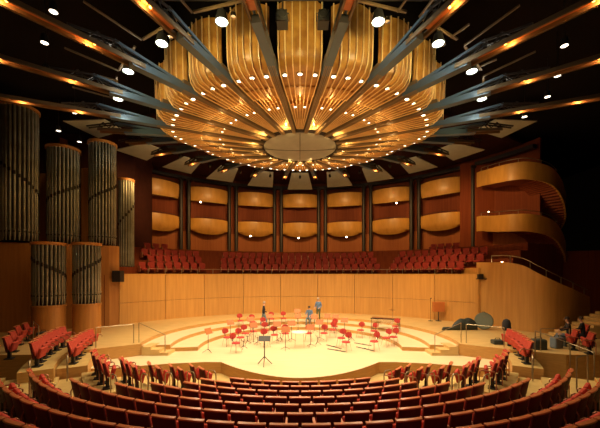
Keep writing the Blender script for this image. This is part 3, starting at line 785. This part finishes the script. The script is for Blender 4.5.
# round white drum top
p = px(300, 331.5, .8); p.z = L1Z if math.hypot(p.x, p.y-CY) > 5.2 else 0
t = thing('round_white_table', 'low round white-topped table amid the chairs at mid stage', 'table', p)
MB().lathe([(.0001, .78), (.42, .78), (.42, .74), (.0001, .74)], 28).build('tabletop', M['white'], t, smooth=True)
for k in range(4):
    a = PI/4+PI/2*k; MB().tube([(.28*math.cos(a), .28*math.sin(a), .74), (.34*math.cos(a), .34*math.sin(a), .003)], .015, 6).build('leg', M['chrome'], t)
# percussion at right
p = ground(386, 330, 0.1)
t = thing('marimba', 'percussion keyboard on a steel frame among red chairs at the podium right', 'marimba', p, R(-25))
b = MB()
for k in range(22): b.box(-.8+k*.076, 0, .86, .06, .50-.012*k, .02)
b.build('bars', M['wood_bar'], t)
b = MB(); b.beam((-.9, -.28, .83), (.9, -.18, .83), .03, .05); b.beam((-.9, .28, .83), (.9, .18, .83), .03, .05); b.beam((-.85, 0, .15), (.85, 0, .15), .03, .03); b.build('frame', M['black'], t)
b = MB()
for k in range(22): b.tube([(-.8+k*.076, 0, .80), (-.8+k*.076, 0, .72-.42*(1-k/22))], .024, 7)
b.build('resonators', M['chrome'], t, smooth=True)
for sx_ in (-1, 1):
    for sy in (-1, 1): MB().tube([(sx_*.85, sy*.22, .83), (sx_*.85, sy*.26, .003)], .02, 6).build('leg', M['black'], t)
for (x, y, w) in ((378, 336, 'left of the marimba'), (393, 322, 'behind the marimba')):
    p = ground(x, y, 0.1); t = thing('cymbal_stand', 'thin cymbal on a tripod stand %s' % w, 'cymbal', p, 0, 'cymbal stands')
    MB().lathe([(.0001, 1.12), (.05, 1.12), (.24, 1.08), (.05, 1.10), (.0001, 1.10)], 20).build('cymbal', mat('brass', (.6, .42, .15), .3, 1.0), t, smooth=True)
    MB().tube([(0, 0, .1), (0, 0, 1.12)], .012, 6).build('pole', M['chrome'], t)
    for k in range(3):
        a = 2*PI*k/3; MB().tube([(0, 0, .4), (.3*math.cos(a), .3*math.sin(a), .01)], .010, 5).build('leg', M['chrome'], t)
for (x0, y0, x1, y1, w) in ((327, 345, 342, 349, 'nearer'), (328, 349, 346, 352, 'nearest'), (355, 343, 372, 346, 'farther'), (357, 347, 374, 351, 'second farther')):
    a_ = px(x0, y0, 0); b_ = px(x1, y1, 0); m_ = (a_+b_)/2; d = (b_-a_)
    t = thing('endpin_board', 'dark narrow board lying on the stage floor, %s of four right of centre' % w, 'board', (m_.x, m_.y, 0), math.atan2(d.y, d.x), 'dark boards lying on the stage')
    MB().box(0, 0, .013, d.length, .09, .02).build('plank', M['case'], t); MB().box(0, 0, .03, .12, .11, .012).build('strap', M['black'], t)
for (x, y, k) in ((248, 340, 0), (258, 341, 1), (281, 337, 2), (352, 337, 3), (318, 341, 4), (244, 345, 5)):
    p = ground(x, y, .2); w = ['beside the leftmost chairs', 'left of the tall conductor stand', 'in front of the central chairs', 'among the chairs right of centre', 'on the open floor right of centre', 'nearest the stage front'][k]
    t = thing('instrument_stand', 'small folded black instrument stand %s' % w, 'instrument stand', p, .5*k, 'small black instrument stands')
    MB().tube([(0, 0, .12), (0, 0, .42)], .014, 6).build('pole', M['black'], t)
    MB().tube([(-.12, .06, .52), (-.09, 0, .40), (.09, 0, .40), (.12, .06, .52)], .012, 6).build('yoke', M['black'], t)
    for j in range(3):
        a = 2*PI*j/3; MB().tube([(0, 0, .18), (.2*math.cos(a), .2*math.sin(a), .01)], .012, 5).build('leg', M['black'], t)
# terrace right: speaker-like desk, microphone stand, cases
p = px(439, 321, TZ)
t = thing('lectern', 'square orange wood box on a slim stand before the stage wall', 'lectern', p)
MB().box(0, 0, 1.0, .75, .35, .68).build('box_body', M['desk'], t, bevel=.02); MB().tube([(0, 0, .02), (0, 0, .68)], .03, 8).build('pole', M['black'], t)
MB().lathe([(.0001, .03), (.2, .02), (.2, .002)], 16).build('foot', M['black'], t)
p = px(431, 321, TZ)
t = thing('microphone_stand', 'tall thin microphone stand before the stage wall, left of the orange box', 'microphone stand', p)
MB().tube([(0, 0, .02), (0, 0, 1.55)], .014, 6).build('pole', M['black'], t); MB().tube([(0, 0, 1.55), (.0, -.12, 1.62)], .03, 8).build('microphone', M['black'], t)
MB().lathe([(.0001, .03), (.16, .02), (.16, .002)], 16).build('foot', M['black'], t)
# lying string-bass case
p = px(461, 330, TZ)
t = thing('double_bass_case', 'dark double bass case lying at the foot of the stage wall', 'instrument case', p, R(4))
b = MB(); prof = []
def bass_w(u):   # half width along the body
    if u < .30: return .10+.02*u
    v = (u-.30)/.70
    return .12+.30*math.sin(PI*min(1, v*1.02))**.6*(1-.16*math.exp(-((v-.48)/.10)**2))*(.8+.25*v)
Ls = [i/26 for i in range(27)]
def bs(i):
    u = Ls[i]; x = -1.15+2.2*u; w = bass_w(u)*(.25 if i in (0, 26) else 1); n = 10
    return [Vector((x, .06*math.cos(2*PI*k/n)*0+w*.55*math.cos(2*PI*k/n), w*.95+w*.95*math.sin(2*PI*k/n))) for k in range(n)]
b.strip(Ls, bs).build('case_body', M['case'], t, smooth=True)
MB().tube([(.2, -.26, .5), (.3, -.30, .56), (.5, -.30, .56), (.6, -.26, .5)], .018, 6).build('handle', M['black'], t)
p = px(487, 330, TZ)
t = thing('round_case', 'grey-green round drum case leaning on the curved wooden wall', 'instrument case', (p.x-.1, p.y+.1, TZ), R(-35))
mx = Matrix.Translation((0, 0, .52)) @ Matrix.Rotation(R(80), 4, 'X')
MB().lathe([(.0001, .10), (.46, .10), (.50, .06), (.50, -.06), (.46, -.10), (.0001, -.10)], 28, mx=mx).build('shell', M['case_grey'], t, smooth=True)
MB().tube([(-.1, -.1, 1.0), (-.06, -.12, 1.06), (.06, -.12, 1.06), (.1, -.1, 1.0)], .016, 6).build('handle', M['black'], t)
def bag(name, label, x, y, z, w, h, d, m=None, rz=0, cat='bag'):
    p = px(x, y, z); t = thing(name, label, cat, p, rz)
    b = MB(); N = 8
    MB().box(0, 0, h/2+.002, w, d, h).build('bag_body', m or M['case'], t, bevel=min(w, h, d)*.2)
    MB().tube([(-w*.25, 0, h), (-w*.2, 0, h+.08), (w*.2, 0, h+.08), (w*.25, 0, h)], .015, 6).build('handle', M['black'], t)
bag('equipment_case', 'square black equipment case on the terrace beside right-hand seats', 539, 352, .42, .55, .58, .4)
bag('holdall', 'grey-blue soft bag standing by the rail at right', 557, 348, TZ, .5, .5, .3, M['denim'], .3)
bag('tool_case', 'low black case on the terrace edge behind the red seats', 498, 344, TZ, .5, .2, .35)
bag('monitor_box', 'black box under the short pipe tower at left', 44, 342, TZ, .5, .5, .4)
p = px(507, 340, TZ)
t = thing('draped_jacket', 'black jacket hanging from a short post on the right terrace', 'jacket', p)
MB().tube([(0, 0, .003), (0, 0, 1.0)], .025, 8).build('post', M['rail'], t)
b = MB(); b.lathe([(.03, 1.06), (.14, 1.0), (.19, .85), (.20, .60), (.15, .48), (.02, .45)], 14); b.build('cloth', M['cloth_black'], t, smooth=True)

# ------------------------------------------------------------ people
def skin_mesh(name, verts, edges, radii, m, parent, levels=1, root=0):
    me = bpy.data.meshes.new(name); me.from_pydata(verts, edges, []); o = bpy.data.objects.new(name, me); COL.objects.link(o)
    sk = o.modifiers.new('skin', 'SKIN'); sk.use_smooth_shade = True
    for i, r in enumerate(radii):
        v = me.skin_vertices[0].data[i]; v.radius = r if isinstance(r, tuple) else (r, r); v.use_root = (i == root)
    o.modifiers.new('sub', 'SUBSURF').levels = levels; o.modifiers['sub'].render_levels = levels
    dg = bpy.context.evaluated_depsgraph_get(); dg.update()
    ev = o.evaluated_get(dg); nm = bpy.data.meshes.new_from_object(ev); nm.materials.clear()
    for x in m: nm.materials.append(x)
    for pl_ in nm.polygons: pl_.use_smooth = True
    o2 = bpy.data.objects.new(name, nm); COL.objects.link(o2); o2.parent = parent
    bpy.data.objects.remove(o)
    return o2
def person(label, loc, rz, pose, top, legs, hair):
    """local frame: faces +y, feet at z=0"""
    t = thing('person', label, 'person', loc, rz)
    if pose == 'sit':
        hip = (0, 0, .52); kn = lambda s: (s*.12, .44, .52); an = lambda s: (s*.12, .46, .08); to = lambda s: (s*.13, .64, .04)
        ch = (0, .04, .92); nk = (0, .06, 1.07); hd = (0, .10, 1.22)
        el = lambda s: (s*.24, .12, .80); wr = lambda s: (s*.14, .36, .68)
    else:
        hip = (0, 0, .93); st = .20 if pose == 'walk' else .03
        kn = lambda s: (s*.09, s*st*.8+.05, .50); an = lambda s: (s*.09, s*st-.02, .09); to = lambda s: (s*.10, s*st+.17, .04)
        ch = (0, .02, 1.30); nk = (0, .03, 1.47); hd = (0, .06, 1.62)
        el = lambda s: (s*.25, .02+(-s*.1 if pose == 'walk' else 0), 1.12); wr = lambda s: (s*.20, .24 if (pose == 'stand' or s > 0) else .0, 1.02)
    sh = lambda s: (s*.18, ch[1], ch[2]+.08)
    V = []; Eg = []; Rr = []
    def add(p, r, par=None):
        V.append(p); Rr.append(r); i = len(V)-1
        if par is not None: Eg.append((par, i))
        return i
    h = add(hip, (.16, .12)); w_ = add(((hip[0]+ch[0])/2, (hip[1]+ch[1])/2, (hip[2]+ch[2])/2), (.145, .105), h); c = add(ch, (.165, .115), w_)
    n = add(nk, .055, c)
    hb = add((hd[0], hd[1]-.01, hd[2]-.06), .068, n); h2 = add((hd[0], hd[1], hd[2]+.03), (.080, .092), hb); add((hd[0], hd[1]-.01, hd[2]+.10), .055, h2)
    hands = []
    for s in (-1, 1):
        a = add(sh(s), .068, c); e_ = add(el(s), .048, a); wv = add(wr(s), .030, e_)
        d = (Vector(wr(s))-Vector(el(s))).normalized(); pm_ = Vector(wr(s))+d*.06; pi_ = add(tuple(pm_), (.036, .022), wv)
        hands.append((Vector(wr(s)), d, s))
        hp_ = add((s*.09, hip[1], hip[2]-.06), .10, h); k_ = add(kn(s), .062, hp_); an_ = add(an(s), .042, k_); add(to(s), .036, an_)
    o = skin_mesh('body', V, Eg, Rr, [top, legs, M['skin'], M['cloth_black']], t, 1)
    me = o.data
    for pl_ in me.polygons:
        z = pl_.center.z; q = pl_.center
        mi = 0
        if z > nk[2]-.01: mi = 2
        elif z < .10: mi = 3
        elif pose == 'sit':
            if (q.y > .12 and z < .62) or z < .52: mi = 1
        elif z < hip[2]+.02: mi = 1
        for (wv, d, s) in hands:
            if (q-wv).dot(d) > -.02 and (q-wv).length < .16: mi = 2
        pl_.material_index = mi
    # fingers, thumb
    for (wv, d, s) in hands:
        side = d.cross(Vector((0, 0, 1))).normalized(); dn = Vector((0, 0, -1)); dn = (dn-d*dn.dot(d)).normalized()
        b = MB(); 
        for j, L in enumerate((.062, .072, .068, .052)):
            q = wv+d*.085+side*(-.028+.019*j); b.tube([q-d*.03, q+d*L*.55, q+d*L*.85+dn*L*.45], [.010, .009, .007], 6)
        q = wv+d*.03-side*.03*s; b.tube([q, q-side*.028*s+d*.025, q-side*.03*s+d*.055+dn*.01], [.012, .010, .008], 6)
        b.build('fingers', M['skin'], t, smooth=True)
    # hair cap and face
    b = MB(); mxh = Matrix.Translation((hd[0], hd[1]-.018, hd[2]+.035)) @ Matrix.Rotation(R(-18), 4, 'X')
    b.lathe([(.0001, .102), (.045, .095), (.075, .068), (.092, .02), (.088, -.05)], 16, mx=mxh); b.build('hair', hair, t, smooth=True)
    b = MB()
    b.tube([(hd[0], hd[1]+.088, hd[2]+.02), (hd[0], hd[1]+.112, hd[2]-.015), (hd[0], hd[1]+.088, hd[2]-.025)], [.008, .014, .010], 6)
    for s in (-1, 1): b.lathe([(.0001, .03), (.014, .02), (.018, 0), (.012, -.025), (.0001, -.03)], 8, (hd[0]+s*.088, hd[1], hd[2]))
    b.mi = 1
    for s in (-1, 1): b.lathe([(.0001, .008), (.011, 0), (.0001, -.008)], 8, (hd[0]+s*.032, hd[1]+.086, hd[2]+.025))
    b.box(hd[0], hd[1]+.088, hd[2]-.052, .045, .01, .01); b.build('face', [M['skin'], M['hair']], t, smooth=True)
    return t
p = ground(264, 326, .02); person('person in dark clothing walking between the chairs at left of the podium', p, R(-80), 'walk', M['cloth_black'], M['denim'], M['hair_grey'])
p = ground(319, 321, .02); person('person standing in blue shirt and olive trousers before the stage wall', p, R(150), 'stand', M['cloth_blue'], M['cloth_green'], M['hair_grey'])
pc = ground(310, 321.5, .02)
person('person in blue shirt seated on a stool next to the standing person', pc, R(165), 'sit', M['cloth_blue'], M['denim'], M['hair'])
t = thing('stool', 'black round stool under the person in blue', 'stool', pc)
MB().lathe([(.0001, .40), (.17, .40), (.17, .36), (.0001, .36)], 18).build('seat', M['black'], t, smooth=True)
for k in range(4):
    a = PI/4+PI/2*k; MB().tube([(.1*math.cos(a), .1*math.sin(a), .36), (.18*math.cos(a), .18*math.sin(a), .003)], .014, 6).build('leg', M['black'], t)
t = thing('bench', 'low dark bench carrying two people in black at right', 'bench', px(572, 346, TZ), 0)
bc = t.location.copy()
MB().box(.25, .0, .38, 1.5, .4, .06).build('seat', M['case'], t, bevel=.01)
for x in (-.4, .9): MB().box(x, 0, .18, .06, .36, .355).build('leg', M['case'], t)
person('person in black with dark hair and grey-blue jeans seated at the rail', (bc.x-.10, bc.y, TZ), R(60), 'sit', M['cloth_black'], M['denim'], M['hair'])
person('person all in black seated farther right beside the red seats', (bc.x+.55, bc.y, TZ), R(40), 'sit', M['cloth_black'], M['cloth_black'], M['hair'])

rail('choir_rail', 'thin pale rail along the top of the stage wall before the choir seats', [wp(WR+.3, a, 3.88) for a in range(-50, 51, 5)], .34)
